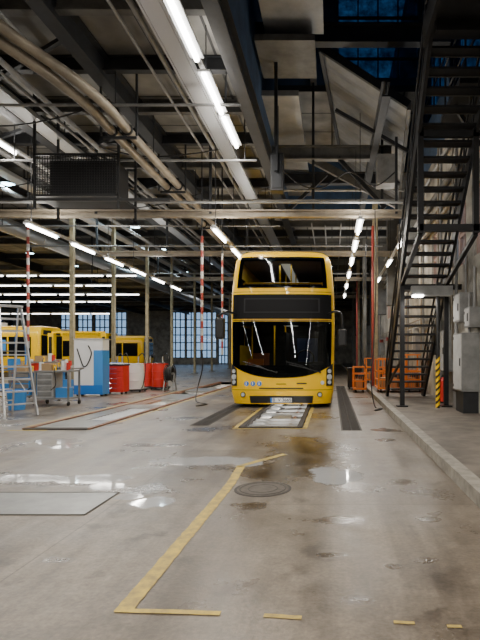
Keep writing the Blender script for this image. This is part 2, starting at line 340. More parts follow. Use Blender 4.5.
b=B(); A=[(-.3,13,9.3),(2.0,13,7.8),(2.94,22,7.8),(.5,22,9.6)]
n=26
vs=[];fs=[]
for i in range(n+1):
    t=i/n; p=Vector(A[0]).lerp(Vector(A[3]),t); q=Vector(A[1]).lerp(Vector(A[2]),t); dz=.05*(i%2)
    vs+= [p+Vector((0,0,dz)),q+Vector((0,0,dz))]
fs=[(2*i,2*i+1,2*i+3,2*i+2) for i in range(n)]
b.add(vs,fs,'slope'); b.bar(A[0],A[1],.1,.2,'steel'); b.bar(A[1],A[2],.1,.25,'beam'); b.bar(A[0],A[3],.1,.25,'steel')
b.obj('sloped_roof_panel')
# ---------------------------------------------------------------- pipes / ducts
b=B()
for dx,dz in((0,0),(.32,.03)):
    X=-4.62+dx; Z=6.0+dz
    b.path([(X-1.6,5.2,Z+1.0),(X-1.35,7.0,Z+.8),(X-1.05,8.2,Z+.6),(X-.3,8.9,Z+.2),(X,9.6,Z+.02),(X,10.5,Z),(X,14,Z),(X,20,Z),(X,40,Z)],.095,'pipe',12,sub=6)
    for y in(10.5,14,18): b.tor((X,y,Z),.09,.035,'steel','Y')
for y in(10.5,14,18,24): b.bar((-4.8,y,5.86),(-4.1,y,5.86),.05,.05,'steel'); b.bar((-4.85,y,5.9),(-4.85,y,ZC),.04,.04,'steel'); b.bar((-4.1,y,5.9),(-4.1,y,ZC),.04,.04,'steel')
b.obj('heating_pipes')
b=B()
for x,z,r in((-3.2,6.9,.05),(-6.2,6.8,.06),(-6.45,6.8,.03),(-8.6,6.6,.05),(-8.8,6.65,.03),(-10.5,6.6,.09),(-13,6.4,.12),(-3.6,7.0,.03),(-5.5,6.95,.04)): b.cyl((x,6,z),(x,60,z),r,'grey',10)
for x0 in(-2.95,-7.1,-10.0):
    b.box(x0,x0+.3,6,50,6.72,6.75,'galv'); b.box(x0-.05,x0-.01,6,50,6.72,6.82,'galv'); b.box(x0+.31,x0+.35,6,50,6.72,6.82,'galv')
    for k in range(3): b.cyl((x0+.06+.08*k,6,6.78),(x0+.06+.08*k,50,6.78),.022,'black',6)
    y=7
    while y<50: b.bar((x0+.15,y,6.72),(x0+.15,y,ZC),.02,.02,'steel'); y+=3
b.cyl((-12.3,8,6.2),(-12.3,60,6.2),.28,'galv',18)
for y in range(9,60,3): b.tor((-12.3,y,6.2),.28,.02,'galv','Y',n=18,k=6); b.bar((-12.3,y,6.45),(-12.3,y,ZC),.02,.02,'steel')
for y,x0,x1,s in((11.2,-9,-5.2,.45),(13.2,-6.5,-2.2,.35),(17.3,-9,-4.5,.5),(15.2,-12,-8,.5)):
    b.path([(x0,y,6.9),((2*x0+x1)/3,y,6.9-s),((x0+2*x1)/3,y,6.9-s*.8),(x1,y,6.9)],.018,'black',6,sub=8)
b.obj('overhead_conduits')
b=B()
for i,(z,r,m) in enumerate(((2.2,.04,'grey'),(2.45,.03,'pipe'),(4.9,.06,'pipe'),(5.2,.05,'grey'),(5.6,.09,'beam'),(6.4,.05,'grey'))): b.cyl((XR-.12,11.2 if i>1 else 15,z),(XR-.12,60,z),r,m,8)
for y in(11.3,12.9,15.4,18.5,21,23.5,29,36): b.cyl((XR-.14,y,.13),(XR-.14,y,6.8),.04,'grey',8); b.cyl((XR-.16,y+.25,1.2),(XR-.16,y+.25,6.8),.025,'pipe',8)
for y in range(17,60,5): b.box(XR-.5,XR-.001,y,y+.5,3.5,ZC-.001,'beam')
for y in(16.2,19.5,24.5,28): b.box(XR-.25,XR-.001,y,y+.5,1.3,2.0,'grey'); b.box(XR-.2,XR-.001,y+.7,y+1.0,1.5,2.2,'redd' if y>24 else 'lgrey')
b.obj('service_pipes')
# ---------------------------------------------------------------- lights
def tubes(name,x,z,ys,L=1.45,p=45,glow='tube',track=True,hang=ZC,w=.07,up=25):
    b=B()
    if track:
        b.box(x-.05,x+.05,ys[0],ys[-1]+L,z+.05,z+.11,'lgrey')
    for y in ys:
        b.box(x-w-.02,x+w+.02,y,y+L,z+.02,z+.06,'white'); b.cyl((x,y+.03,z-.02),(x,y+L-.03,z-.02),.035 if w<.08 else .05,glow,8)
        b.bar((x,y+.2,z+.08),(x,y+.2,hang),.015,.015,'steel')
    o=b.obj(name)
    if p:
        for y in ys: area('tube_light',(x,y+L/2,z-.09),.12,L,p,parent=o)
        if up:
            for y in ys[::2]: area('ceiling_fill',(x,y+L/2,z+.13),.12,L,up,parent=o,rot=(math.pi,0,0))  # added upward fill above the fixtures, brightens the ceiling
    return o
tubes('fluorescent_light_row',-2.37,6.5,[5.6,7.25,9.2,10.9],1.55,75,w=.1,up=22)
tubes('fluorescent_light_row',-3.05,4.55,[12.9,15.3,18],1.4,45,up=45)
tubes('fluorescent_light_row',.72,4.7,[12.6,14.9,17.5,20.5,24,28],1.4,42,up=65)
tubes('fluorescent_light_row',-7.7,4.6,[12.6,14.8,17.0,19.2,21.5,24],1.4,50,up=55)
tubes('fluorescent_light_row',-8.15,6.5,[11.4,16],1.5,60,up=40)
tubes('fluorescent_light_row',2.3,5.0,[16,19.5,24],1.3,40,up=40)
def longrow(x,z,y0,y1,p):
    b=B(); y=y0; b.box(x-.05,x+.05,y0,y1,z+.05,z+.11,'lgrey')
    while y<y1-1.5:
        b.box(x-.1,x+.1,y,y+1.5,z+.02,z+.06,'white'); b.cyl((x,y+.03,z-.02),(x,y+1.47,z-.02),.045,'tube',8); b.bar((x,y+.2,z+.08),(x,y+.2,ZC),.015,.015,'steel'); y+=1.8
    o=b.obj('fluorescent_light_row')
    n=max(1,int((y1-y0)/5)); d=(y1-y0)/n
    for k in range(n): area('tube_light',(x,y0+d*(k+.5),z-.09),.15,d*.85,p,parent=o)
longrow(-2.37,6.5,-22,4.6,190); longrow(-7.9,6.5,-20,6,160); longrow(1.6,5.6,-20,4,115); longrow(-14,6.5,-20,10,110)
b=B()
for y,z,x0,x1 in((24,5.1,-22,-10.5),(26,4.9,-24,-11.5),(29,4.8,-27,-12),(32,4.7,-30,-14),(40,4.6,-32,-18)):
    x=x0
    b.bar((x0,y,z+.06),(x1,y,z+.06),.1,.06,'lgrey')
    while x<x1: b.cyl((x,y,z),(x+1.4,y,z),.035,'tubed',8); x+=1.6
    for x in(x0+1,x1-1): b.bar((x,y,z),(x,y,ZC),.03,.03,'steel')
o=b.obj('cross_light_rows')
for y,z,x in((24,5,-14),(26,4.8,-20),(32,4.6,-18),(40,4.5,-22)): area('row_light',(x,y,z-.1),8,.3,240,parent=o)
def highbay(x,y,z,p=0):
    b=B(); b.cyl((0,0,.15),(0,0,0),.1,'steel',16,.24); b.cyl((0,0,.01),(0,0,-.01),.19,'cool',16); b.cyl((0,0,.15),(0,0,.35),.08,'steel'); b.bar((0,0,.3),(0,0,max(.32,ZC-z)),.02,.02,'steel')
    o=b.obj('high_bay_lamp',loc=(x,y,z))
    if p: area('bay_light',(0,0,-.05),.35,.35,p,(.7,.9,1),o)
for px,py,Y in((8,184,16),(93,200,19),(135,227,22),(163,246,27),(60,232,24),(100,250,28),(30,252,28),(185,272,34),(210,262,31),(150,262,31),(75,264,32)):
    highbay((px-332)*Y/500,Y,min(7.0,1.3+(355-py)*Y/500),60 if Y<28 else 30)
for y in (45,58): area('hall_light',(-20,y,6.8),20,3,300,(.9,.95,1))
# ---------------------------------------------------------------- double decker
D=.45;NN=3.4
def interp(t,z):
    if z<=t[0][0]: return t[0][1]
    for (a,va),(c,vc) in zip(t,t[1:]):
        if z<=c: return va+(vc-va)*(z-a)/(c-a)
    return t[-1][1]
WT=[(.10,1.22),(.4,1.28),(2.0,1.31),(2.8,1.295),(3.3,1.26),(3.68,1.21),(3.83,1.14),(3.91,1.03),(3.95,.85)]
LT=[(.10,.06),(.4,0),(.9,0),(2.15,.10),(2.8,.13),(3.0,.14),(3.68,.25),(3.83,.34),(3.91,.46),(3.95,.7)]
def fr(u,z,off=0):
    w=interp(WT,z); u=max(-1,min(1,u))
    y=interp(LT,z)+D*(1-(max(0,1-abs(u)**NN))**(1/NN))
    x=u*w
    du=.001; y2=D*(1-(max(0,1-min(1,abs(u)+du)**NN))**(1/NN)); y1=D*(1-(max(0,1-abs(u)**NN))**(1/NN))
    s=(y2-y1)/(du*w); nx=math.copysign(s,u) if abs(u)>1e-6 else 0; l=math.hypot(nx,1)
    return Vector((x+off*nx/l,y-off/l,z))
def patch(b,u0,u1,zl,zh,m,off,nu=24,nz=8):
    if not callable(zl): a=zl; zl=lambda u:a
    if not callable(zh): c=zh; zh=lambda u:c
    vs=[]
    for j in range(nz+1):
        for i in range(nu+1):
            u=u0+(u1-u0)*i/nu; z=zl(u)+(zh(u)-zl(u))*j/nz; vs.append(fr(u,z,off))
    fs=[(j*(nu+1)+i,j*(nu+1)+i+1,(j+1)*(nu+1)+i+1,(j+1)*(nu+1)+i) for j in range(nz) for i in range(nu)]
    b.add(vs,fs,m,True)
bus=empty('double_decker_bus',(-1.24,12.2,0))
zs=[.10,.25,.4,.6,.8,1.02,1.3,1.7,2.1,2.15,2.5,2.78,2.84,3.0,3.2,3.4,3.68,3.73,3.78,3.83,3.87,3.91,3.93,3.95]
us=[-1,-.998,-.99,-.975,-.95,-.91,-.86,-.8,-.7,-.55,-.4,-.2,0]; us=us+[-u for u in us[:-1]][::-1]
LEN=12.2
b=B(); vs=[];nr=len(us)+2
for z in zs:
    w_=interp(WT,z)
    vs+=[fr(u,z) for u in us]
    yb=LEN-(.3 if z>3.8 else 0)
    vs+=[Vector((w_,yb,z)),Vector((-w_,yb,z))]
fs=[]
for j in range(len(zs)-1):
    zm=(zs[j]+zs[j+1])/2
    for i in range(nr):
        if i<len(us)-1:
            um=(us[i]+us[i+1])/2
            if abs(um)<.8 and (1.02<zm<2.1 or 3.0<zm<3.68): continue
        k=(i+1)%nr
        fs.append((j*nr+i,j*nr+k,(j+1)*nr+k,(j+1)*nr+i))
b.add(vs,fs,'yel',True); b.add(vs[-nr:],[tuple(range(nr))],'yel'); b.add(vs[:nr],[tuple(range(nr))[::-1]],'black')
b.obj('body',bus)
b=B()
zlo=lambda u:.74+.36*abs(u)**2.6
patch(b,-.94,.94,zlo,1.05,'dglass',.008); patch(b,-.94,-.79,1.04,2.12,'dglass',.008,8); patch(b,.79,.94,1.04,2.12,'dglass',.008,8); patch(b,-.94,.94,2.02,2.13,'dglass',.009)
patch(b,-.94,.94,2.19,2.80,'dispb',.010); patch(b,-.72,.72,2.34,2.7,'disp',.014); patch(b,-.69,.69,2.37,2.67,'dispb',.017)
patch(b,-.87,-.79,2.98,3.74,'dglass',.008,8); patch(b,.79,.87,2.98,3.74,'dglass',.008,8); patch(b,-.87,.87,2.96,3.03,'dglass',.008); patch(b,-.87,.87,3.64,3.75,'dglass',.008)
patch(b,-.93,.93,2.145,2.165,'black',.004); patch(b,-.97,.97,.44,.45,'black',.004,40,1); patch(b,-.42,.42,.47,.50,'black',.006)
patch(b,-.985,.985,2.855,2.865,'black',.004,40,1); patch(b,-.62,.62,.12,.30,'black',.006)
for s in(-1,1):
    patch(b,s*.85,s*.97,lambda u:.54,lambda u:.95+.15*(abs(u)-.85)/.12,'black',.010,8)
    for z,r in((.63,.05),(.76,.068),(.90,.05)):
        p=fr(s*.905,z,.012); q=fr(s*.905,z,.035); b.cyl(p,q,r,'lens',16)
    p=fr(s*.74,.33,.0); q=fr(s*.74,.33,.02); b.cyl(p,q,.065,'black',16); b.cyl(p,fr(s*.74,.33,.03),.045,'lens',16)
b.obj('front_trim',bus)
b=B(); patch(b,-.92,.92,lambda u:zlo(u)+.01,2.11,'glass',.016,32,12); patch(b,-.85,.85,2.99,3.70,'glass',.016,32,10); b.obj('windscreens',bus)
b=B()
b.box(-1.2,1.2,.35,LEN-.1,.35,.42,'interd'); b.box(-1.2,1.2,.3,LEN-.1,2.2,2.3,'interd'); b.box(-1.15,1.15,.62,LEN-.1,3.75,3.77,'inter'); b.box(-1.2,1.2,3.2,3.3,.42,2.2,'black'); b.box(-1.15,1.15,7.5,7.6,2.3,3.7,'inter')
b.box(-1.15,1.15,.30,.75,.75,.98,'black'); b.box(.1,1.1,.5,.8,.98,1.12,'black')
b.tor((.55,.75,1.2),.22,.02,'black','Y')
b.box(.3,.85,1.3,1.42,.9,1.75,'seat'); b.box(.3,.85,.95,1.4,.8,.92,'seat'); b.box(0,.04,.9,1.9,.5,1.9,'interd')
for y in(1.1,2.0,2.9,3.8,4.7):
    for x in(-1.08,-.6,.18,.66):
        b.box(x,x+.42,y,y+.09,2.45,3.22,'seat'); b.box(x+.02,x+.40,y-.012,y,2.75,3.15,'seatr'); b.box(x,x+.42,y-.42,y+.05,2.6,2.7,'seat')
for y in(1.15,2.9,4.7):
    for x in(-.15,.15): b.cyl((x,y,2.3),(x,y,3.72),.02,'yel',8)
b.cyl((-1.0,.5,3.12),(1.0,.5,3.12),.022,'yel',8)
for x in(-1.0,-.35,.35,1.0): b.cyl((x,.5,2.98),(x,.5,3.12),.018,'yel',8)
for x,y in((-.9,1.2),(-.35,1.6),(-.1,2.2)): b.cyl((x,y,.4),(x,y,2.2),.02,'yel',8)
b.box(-1.0,-.5,1.6,1.7,.6,1.35,'seatr'); b.box(-.95,-.55,.8,.9,1.0,1.2,'orange')
b.box(-.12,.12,1.2,5.5,3.72,3.74,'tubei'); b.box(-.2,.2,1.2,3,2.17,2.19,'tubei')
b.obj('interior',bus)
area('saloon_light',(0,1.6,3.68),1.2,1.2,30,parent=bus); area('cab_light',(0,1.4,2.15),.5,1.0,10,parent=bus)
b=B()
for x0,x1 in((-.12,-.95),(.95,.12)):
    u0=x0/1.3;u1=x1/1.3
    b.cyl(fr(u0,.88,.04),fr(u0,.88,.0),.025,'black',10)
    b.path([fr(u0,.88,.035),fr((u0+u1)/2,1.0,.04),fr(u1*.9+u0*.1,1.07,.04)],.010,'black'); b.path([fr(u0*.75+u1*.25,.93,.03),fr((u0+u1)/2,1.03,.035),fr(u1,1.14,.03)],.009,'black')
b.obj('wipers',bus)
for s,zc,h in((-1,1.95,.52),(1,1.72,.42)):
    b=B(); b.path([(s*1.15,.22,2.32),(s*1.32,-.02,2.36),(s*1.47,-.05,2.28),(s*1.49,-.03,zc+h/2)],.028,'black',8,sub=5); b.obj('mirror_arm',bus)
    b=B(); x=s*1.49; b.box(x-.11,x+.11,-.12,.04,zc-h/2,zc+h/2,'black'); b.obj('mirror_head',bus,bevel=.05)
def wheel(b,x,y,r=.5,wd=.3,s=1):
    b.cyl((x-wd/2,y,r),(x+wd/2,y,r),r*.93,'rubber',28); b.tor((x-wd/2+.05,y,r),r*.86,r*.14,'rubber','X'); b.tor((x+wd/2-.05,y,r),r*.86,r*.14,'rubber','X')
    b.cyl((x+s*wd/2-.01*s,y,r),(x+s*(wd/2+.02),y,r),r*.55,'galv',20); b.cyl((x+s*wd/2,y,r),(x+s*(wd/2+.06),y,r),r*.2,'grey',16)
b=B()
for y in(1.75,7.6,9.0):
    for s in(-1,1): wheel(b,s*1.08,y,.5,.3,s)
b.obj('wheels',bus)
b=B()
for s in(-1,1):
    for k in range(7):
        y0=.8+k*1.6
        b.box(min(s*1.302,s*1.32),max(s*1.302,s*1.32),y0,y0+1.5,1.15,2.1,'dglass')
        x=1.272; b.box(min(s*(x-.03),s*(x+.03)),max(s*(x-.03),s*(x+.03)),y0,y0+1.5,2.92,3.4,'dglass')
b.obj('side_windows',bus)
b=B()
for x in(-.86,-.70,-.54):
    u=x/1.3; b.cyl(fr(u,.60,.0),fr(u,.60,.008),.064,'white',20); b.cyl(fr(u,.60,.004),fr(u,.60,.012),.058,'blueP',20); b.box(x-.012,x+.012,fr(u,.60).y-.016,fr(u,.60).y,.57,.635,'white')
y=fr(0,.3).y
b.box(-.28,.28,y-.03,y,.135,.265,'black'); b.box(-.26,.26,y-.036,y-.03,.145,.255,'white'); b.box(-.26,-.22,y-.038,y-.036,.145,.255,'blueP')
p=fr(.78,.62,.006); b.cyl(p,fr(.78,.62,.012),.05,'white',16)
b.box(.38,.62,fr(.38,.60).y-.012,fr(.38,.60).y,.59,.62,'black'); b.box(-.12,.12,fr(.0,.60).y-.012,fr(.0,.60).y,.585,.60,'black')
b.obj('plate_and_decals',bus)
def text(name,body,size,loc,mt,parent):
    c=bpy.data.curves.new(name,'FONT'); c.body=body; c.size=size; c.align_x='CENTER'; c.align_y='CENTER'; c.extrude=.001
    o=bpy.data.objects.new(name,c); S.collection.objects.link(o); o.location=loc; o.rotation_euler=(math.pi/2,0,0); o.parent=parent; c.materials.append(M[mt]); return o
text('plate_text','B  V 3665',.115,(.02,y-.039,.2),'black',bus)
# ---------------------------------------------------------------- single deck buses
def citybus(x,y,rot,L=12):
    e=empty('city_bus',(x,y,0),rot)
    b=B(); prof=[(-1.25,.3),(-1.27,.9),(-1.27,2.4),(-1.22,2.75),(-1.05,2.92),(-.7,3.0),(.7,3.0),(1.05,2.92),(1.22,2.75),(1.27,2.4),(1.27,.9),(1.25,.3)]
    ys=[(0,.93),(.08,.985),(.25,1),(L-.25,1),(L-.08,.985),(L,.93)]; n=len(prof)
    vs=[(px*s,yy,.3+(pz-.3)*(s*.3+.7)) for yy,s in ys for px,pz in prof]
    fs=[(i*n+k,(i+1)*n+k,(i+1)*n+(k+1)%n,i*n+(k+1)%n) for i in range(len(ys)-1) for k in range(n)]
    b.add(vs,fs,'yel',True); b.add(vs[:n],[tuple(range(n))],'yel'); b.add(vs[-n:],[tuple(range(n))[::-1]],'yel')
    b.obj('body',e)
    b=B()
    for s in(-1,1):
        a,c=sorted((s*1.262,s*1.285)); yy=.5
        while yy+1.35<L: b.box(a,c,yy,yy+1.28,1.2,2.35,'dglass'); yy+=1.38
        a,c=sorted((s*1.262,s*1.28)); b.box(a,c,.3,L-.3,.38,.5,'black')
    b.box(-1.1,1.1,-.012,.02,1.05,2.45,'dglass'); b.box(-.9,.9,-.014,.02,2.5,2.75,'black'); b.box(-1.1,1.1,L-.02,L+.012,1.4,2.5,'dglass')
    for s in(-1,1): b.cyl((s*.95,-.01,.7),(s*.95,-.04,.7),.09,'lens'); b.cyl((s*.95,L+.01,.9),(s*.95,L+.03,.9),.08,'red')
    b.box(-.5,.5,3,6,3,3.25,'lgrey')
    for yy in(2.6,L-3.3):
        for s in(-1,1): wheel(b,s*1.12,yy,.48,.3,s)
    b.obj('windows_and_wheels',e)
citybus(-16.8,30,math.pi/2,12); citybus(-17,38,math.pi/2,12); citybus(-16.5,45,math.pi/2,12); citybus(-29.5,32,math.pi/2,11)
# ---------------------------------------------------------------- stairs
st=empty('steel_staircase',(0,0,0))
b=B(); X0,X1=1.58,2.62; Ya,Yb=14.4,8.0; Zt=6.5; z0=.125
def SP(t,x,dz=0): return (x,Ya+(Yb-Ya)*t,z0+(Zt-z0)*t+dz)
for x in(X0,X1):
    b.bar(SP(0,x,-.0),SP(1,x),.06,.28,'stairm')
N_=30
for i in range(1,N_):
    p=SP(i/N_,0)
    b.box(X0+.02,X1-.02,p[1]-.12,p[1]+.10,p[2]-.02,p[2]+.02,'stairm'); b.box(X0+.02,X1-.02,p[1]+.1,p[1]+.125,p[2]-.03,p[2]+.03,'beam')
b.obj('flight',st)
b=B()
for x in(X0,X1):
    b.path([(x,Ya+.15,z0),(x,Ya+.15,z0+.95),SP(0,x,1.05),SP(1,x,1.05),(x,6.0,Zt+1.1)],.026,'stairm',8); b.cyl(SP(0,x,.55),SP(1,x,.55),.018,'stairm',8)
    for i in range(0,11): b.cyl(SP(i/10,x,.05),SP(i/10,x,1.05),.02,'stairm',8)
b.obj('handrails',st)
b=B()
b.box(X0-.1,XR-.001,5.6,Yb+.05,Zt-.12,Zt,'stairm'); b.box(X0-.12,X0-.06,5.6,Yb+.05,Zt-.25,Zt+.15,'stairm')
for y in(5.7,6.5,7.3,Yb): b.cyl((X0-.08,y,Zt),(X0-.08,y,Zt+1.1),.022,'stairm',8)
for z in(.4,.75,1.1): b.cyl((X0-.08,5.6,Zt+z),(X0-.08,Yb,Zt+z),.02,'stairm',8)
for y in(6,6.8,7.6): b.bar((X0,y,Zt-.2),(XR-.001,y,Zt-.2),.1,.18,'stairm')
b.box(2.3,XR-.001,9.0,10.6,6.2,6.32,'stairm'); b.bar((2.4,9.8,6.2),(XR-.05,9.8,5.4),.08,.08,'stairm')
for y in(9.0,9.8,10.6): b.cyl((2.4,y,6.3),(2.4,y,7.4),.02,'stairm',8)
for z in(6.8,7.4): b.cyl((2.4,9,z),(2.4,10.6,z),.02,'stairm',8)
b.obj('landing',st)
b=B()
for x in(X0+.02,X1-.02):
    b.box(x-.05,x+.05,11.35,11.45,z0,2.95,'stairm'); b.box(x-.12,x+.12,11.28,11.52,z0,z0+.03,'stairm'); b.box(x-.05,x+.05,9.0,9.1,3.5,5.4,'stairm')
    b.bar((x,9.05,3.5),(x,11.4,2.9),.08,.08,'stairm')
for y,z in((11.4,2.85),(9.05,3.6),(9.05,5.3)): b.bar((X0,y,z),(XR-.001,y,z),.1,.12,'stairm')
b.bar((X0,11.4,1.2),(X0,14.2,.4),.05,.05,'stairm')
b.obj('supports',st)
b=B(); b.cyl((2.35,11.1,z0),(2.35,11.1,2.6),.045,'black')
for i in range(8):
    z=z0+.05+i*.14; vs=[];n=12
    for dz in(0,.08):
        vs+=[(2.35+.05*math.cos(2*math.pi*k/n),11.1+.05*math.sin(2*math.pi*k/n),z+dz+.05*math.cos(2*math.pi*k/n)) for k in range(n)]
    b.add(vs,[(k,(k+1)%n,n+(k+1)%n,n+k) for k in range(n)],'yel',True)
b.obj('hazard_striped_post')
b=B(); b.box(1.75,2.65,10.95,11.15,2.62,2.82,'grey'); b.box(1.78,2.0,10.93,11.13,2.58,2.62,'tube'); b.box(2.02,2.6,10.97,11.13,2.60,2.62,'lgrey'); b.box(2.3,2.4,11.0,11.12,2.82,2.9,'steel')
o=b.obj('stair_lamp'); area('lamp_light',(1.9,11.03,2.55),.25,.15,18,parent=o)
def cab(x0,x1,y0,y1,z0_,z1,name='electrical_cabinet'):
    b=B(); b.box(x0,x1,y0,y1,z0_,z1,'grey'); b.box(x0-.015,x0,y0+.03,y1-.03,z0_+.03,z1-.03,'lgrey'); b.box(x0-.03,x0-.015,y0+.08,y0+.12,(z0_+z1)/2-.08,(z0_+z1)/2+.08,'black')
    for z in(z0_+.1,z1-.1): b.box(x0-.022,x0-.01,y1-.08,y1-.03,z-.03,z+.03,'steel')
    b.box(x0+.02,x1,y0-.01,y0,z0_+.04,z1-.04,'grey'); b.cyl(((x0+x1)/2,y0+.1,z1),((x0+x1)/2,y0+.1,z1+.8),.025,'grey'); b.cyl(((x0+x1)/2+.05,y0+.2,z1),((x0+x1)/2+.05,y0+.2,z1+.8),.02,'pipe')
    b.obj(name,bevel=.008)
cab(2.6,XR-.002,10.0,10.7,.565,1.75); cab(2.65,XR-.002,10.35,10.9,2.0,2.6); cab(2.7,XR-.002,9.8,10.2,1.85,2.25); cab(2.68,XR-.002,11.9,12.6,.9,1.9); cab(2.7,XR-.002,13.2,13.8,1.3,2.2)
b=B(); b.box(2.64,XR-.002,10.05,10.65,z0+.001,.56,'steel'); b.obj('cabinet_plinth')
b=B(); b.box(2.72,2.92,10.95,11.2,z0+.001,.5,'grey'); b.box(2.70,2.93,10.93,11.22,.5,.53,'black'); b.obj('floor_junction_box')
b=B(); b.cyl((2.7,12.2,.17),(2.7,12.2,.68),.08,'red',16); b.cyl((2.7,12.2,.68),(2.7,12.2,.76),.08,'red',16,.03); b.cyl((2.7,12.2,.76),(2.7,12.2,.82),.03,'black'); b.path([(2.7,12.2,.8),(2.62,12.15,.72),(2.6,12.12,.4)],.012,'black'); b.cyl((2.7,12.2,.126),(2.7,12.2,.17),.07,'black')
b.obj('fire_extinguisher')
def cart(x,y,sx=.85,sy=1.1,h=1.05,z=.126):
    b=B()
    for a in(0,sx):
        for c in(0,sy): b.bar((a,c,.1),(a,c,h),.045,.045,'orange')
    for zz in(.14,.4,.65,h-.02):
        for a in(0,sx): b.bar((a,0,zz),(a,sy,zz),.03,.04,'orange')
        for c in(0,sy): b.bar((0,c,zz),(sx,c,zz),.03,.04,'orange')
    for i in range(1,7): b.bar((sx*i/7,0,.14),(sx*i/7,0,h*.62),.012,.012,'orange')
    b.box(0,sx,0,sy,.1,.14,'orange'); b.box(.1,.6 if sx>.65 else .3,.2,.7,.14,.45,'card'); b.box(sx*.45,sx-.03,.4,sy-.1,.14,.6,'steel')
    for a in(.08,sx-.08):
        for c in(.1,sy-.1): b.cyl((a-.02,c,.055),(a+.02,c,.055),.05,'black'); b.bar((a,c,.06),(a,c,.12),.03,.03,'grey')
    b.obj('orange_cage_trolley',loc=(x,y,z))
cart(1.45,15.6,.85); cart(1.9,17.6,.7); cart(1.45,21,.8); cart(.75,17.2,.42,.8,.9,0); cart(2.35,15.7,.5,1.0,1.2)
b=B()
b.box(0,.5,0,.5,.06,.75,'black'); b.box(-.03,.53,-.03,.53,.75,.82,'steel'); b.cyl((0.05,.5,.06),(.1,.5,.06),.06,'rubber'); b.cyl((0.4,.5,.06),(.45,.5,.06),.06,'rubber'); b.box(.05,.1,.02,.06,0,.06,'black'); b.box(.4,.45,.02,.06,0,.06,'black')
b.obj('waste_bin',loc=(.6,19,0),bevel=.02)
# ---------------------------------------------------------------- floor markings
b=B()
def strip(b,pts,w,m,z=.004):
    P=[Vector((*p,z)) for p in pts]
    for p,q in zip(P,P[1:]):
        d=(q-p).normalized(); n=Vector((-d.y,d.x,0))*w/2
        k=max(1,int((q-p).length/.05)); L_=[];R_=[]
        for i in range(k+1):
            c=p.lerp(q,i/k); j=random.uniform(-.010,.010); L_.append(c+n*(1+j*10)); R_.append(c-n*(1-j*8))
        b.add(L_+R_,[(i,k+1+i,k+2+i,i+1) for i in range(k)],m)
strip(b,[(-1.06,2.53),(-1.02,5.0),(-1.06,5.85)],.095,'yelp'); strip(b,[(-1.09,5.82),(-.62,6.55)],.09,'yelp'); strip(b,[(-1.1,2.54),(-.56,2.51)],.04,'yelp',.005)
strip(b,[(-.34,2.49),(-.15,2.47)],.035,'yelp'); strip(b,[(.3,2.43),(.4,2.42)],.025,'yelp'); strip(b,[(.55,2.39),(.62,2.39)],.025,'yelp')
strip(b,[(-1.72,8.9),(-1.72,12.4)],.08,'yelp'); strip(b,[(-.48,8.9),(-.48,12.4)],.08,'yelp'); strip(b,[(-1.76,8.82),(-.44,8.82)],.06,'yelp')
strip(b,[(-5.5,9),(-5.5,20)],.07,'yelp'); strip(b,[(-4.1,9.5),(-4.1,20)],.06,'yelp'); strip(b,[(-5.6,8.6),(-4.9,8.6)],.07,'yelp')
b.obj('floor_line_marking')
b=B(); b.box(-3.3,-2.0,4.05,4.72,-.02,.006,'plate'); 
for a in((-3.3,-2.0,4.05,4.065),(-3.3,-2.0,4.705,4.72),(-2.015,-2.0,4.05,4.72)): b.box(*a,.006,.0075,'iron')
b.obj('steel_cover_plate')
b=B(); c=(-.67,4.85,0); b.cyl((c[0],c[1],-.01),(c[0],c[1],.004),.275,'iron',36); b.cyl((c[0],c[1],-.01),(c[0],c[1],.0055),.25,'mand',36); b.tor((c[0],c[1],.004),.22,.006,'iron',n=40); b.tor((c[0],c[1],.004),.14,.005,'iron',n=40)
b.obj('manhole_cover')
# ---------------------------------------------------------------- hanging striped tubes / hoses
def stripe(x,y,z0_,z1,r=.04,name='striped_guide_pole',hose=True,n=9):
    b=B(); k=int((z1-z0_)/.2)
    for i in range(k): b.cyl((x,y,z0_+i*(z1-z0_)/k),(x,y,z0_+(i+1)*(z1-z0_)/k),r,'redd' if i%2 else 'lgrey')
    b.cyl((x,y,z1),(x,y,ZC),.02,'steel')
    if hose: b.path([(x,y,z0_),(x+.02,y,z0_-.5),(x-.1,y-.1,.35),(x,y-.6,.03),(x+.45,y-1.2,.02),(x+.3,y-1.7,.02)],.017,'black',8,sub=6)
    b.obj(name)
stripe(-3.72,14.3,1.45,4.7); stripe(-3.25,14.8,1.3,4.3,.03,hose=False); stripe(-9.0,14.8,1.5,5.2,hose=False)
b=B()
b.path([(1.15,13.4,5.2),(1.18,13.4,3.5),(1.1,13.2,1.6),(1.0,12.8,.7),(1.05,12.3,.05),(1.2,12.0,.02),(1.0,11.6,.02)],.016,'black',8,sub=8)
b.path([(1.05,15,5.2),(.95,15,3),(.85,14.9,1.5),(1.0,14.7,.9)],.014,'black',8,sub=8)
b.obj('hanging_air_hoses')
b=B(); x0,x1,y,z0_,z1=-6.9,-4.95,11.6,5.0,5.95
for a,c in(((x0,y,z0_),(x1,y,z0_)),((x0,y,z1),(x1,y,z1)),((x0,y+1,z0_),(x1,y+1,z0_)),((x0,y+1,z1),(x1,y+1,z1))): b.bar(a,c,.05,.05,'black')
for x in(x0,x1):
    for yy in(y,y+1): b.bar((x,yy,z0_-.3),(x,yy,ZC-.1),.05,.05,'black')
    b.bar((x,y,z0_),(x,y+1,z0_),.04,.04,'black')
x=x0
while x<x1: b.bar((x,y,z0_),(x,y,z1),.014,.014,'black'); x+=.06
z=z0_
while z<z1: b.bar((x0,y,z),(x1,y,z),.014,.014,'black'); z+=.06
b.box(x0,x1,y,y+1,z0_-.02,z0_,'steel'); b.box(x0+.3,x1-.1,y+.1,y+.8,z0_,z0_+.85,'black'); b.bar((x0-.8,y,z0_-.1),(x1+1.2,y,z0_-.1),.06,.06,'black')
b.obj('suspended_wire_cage')
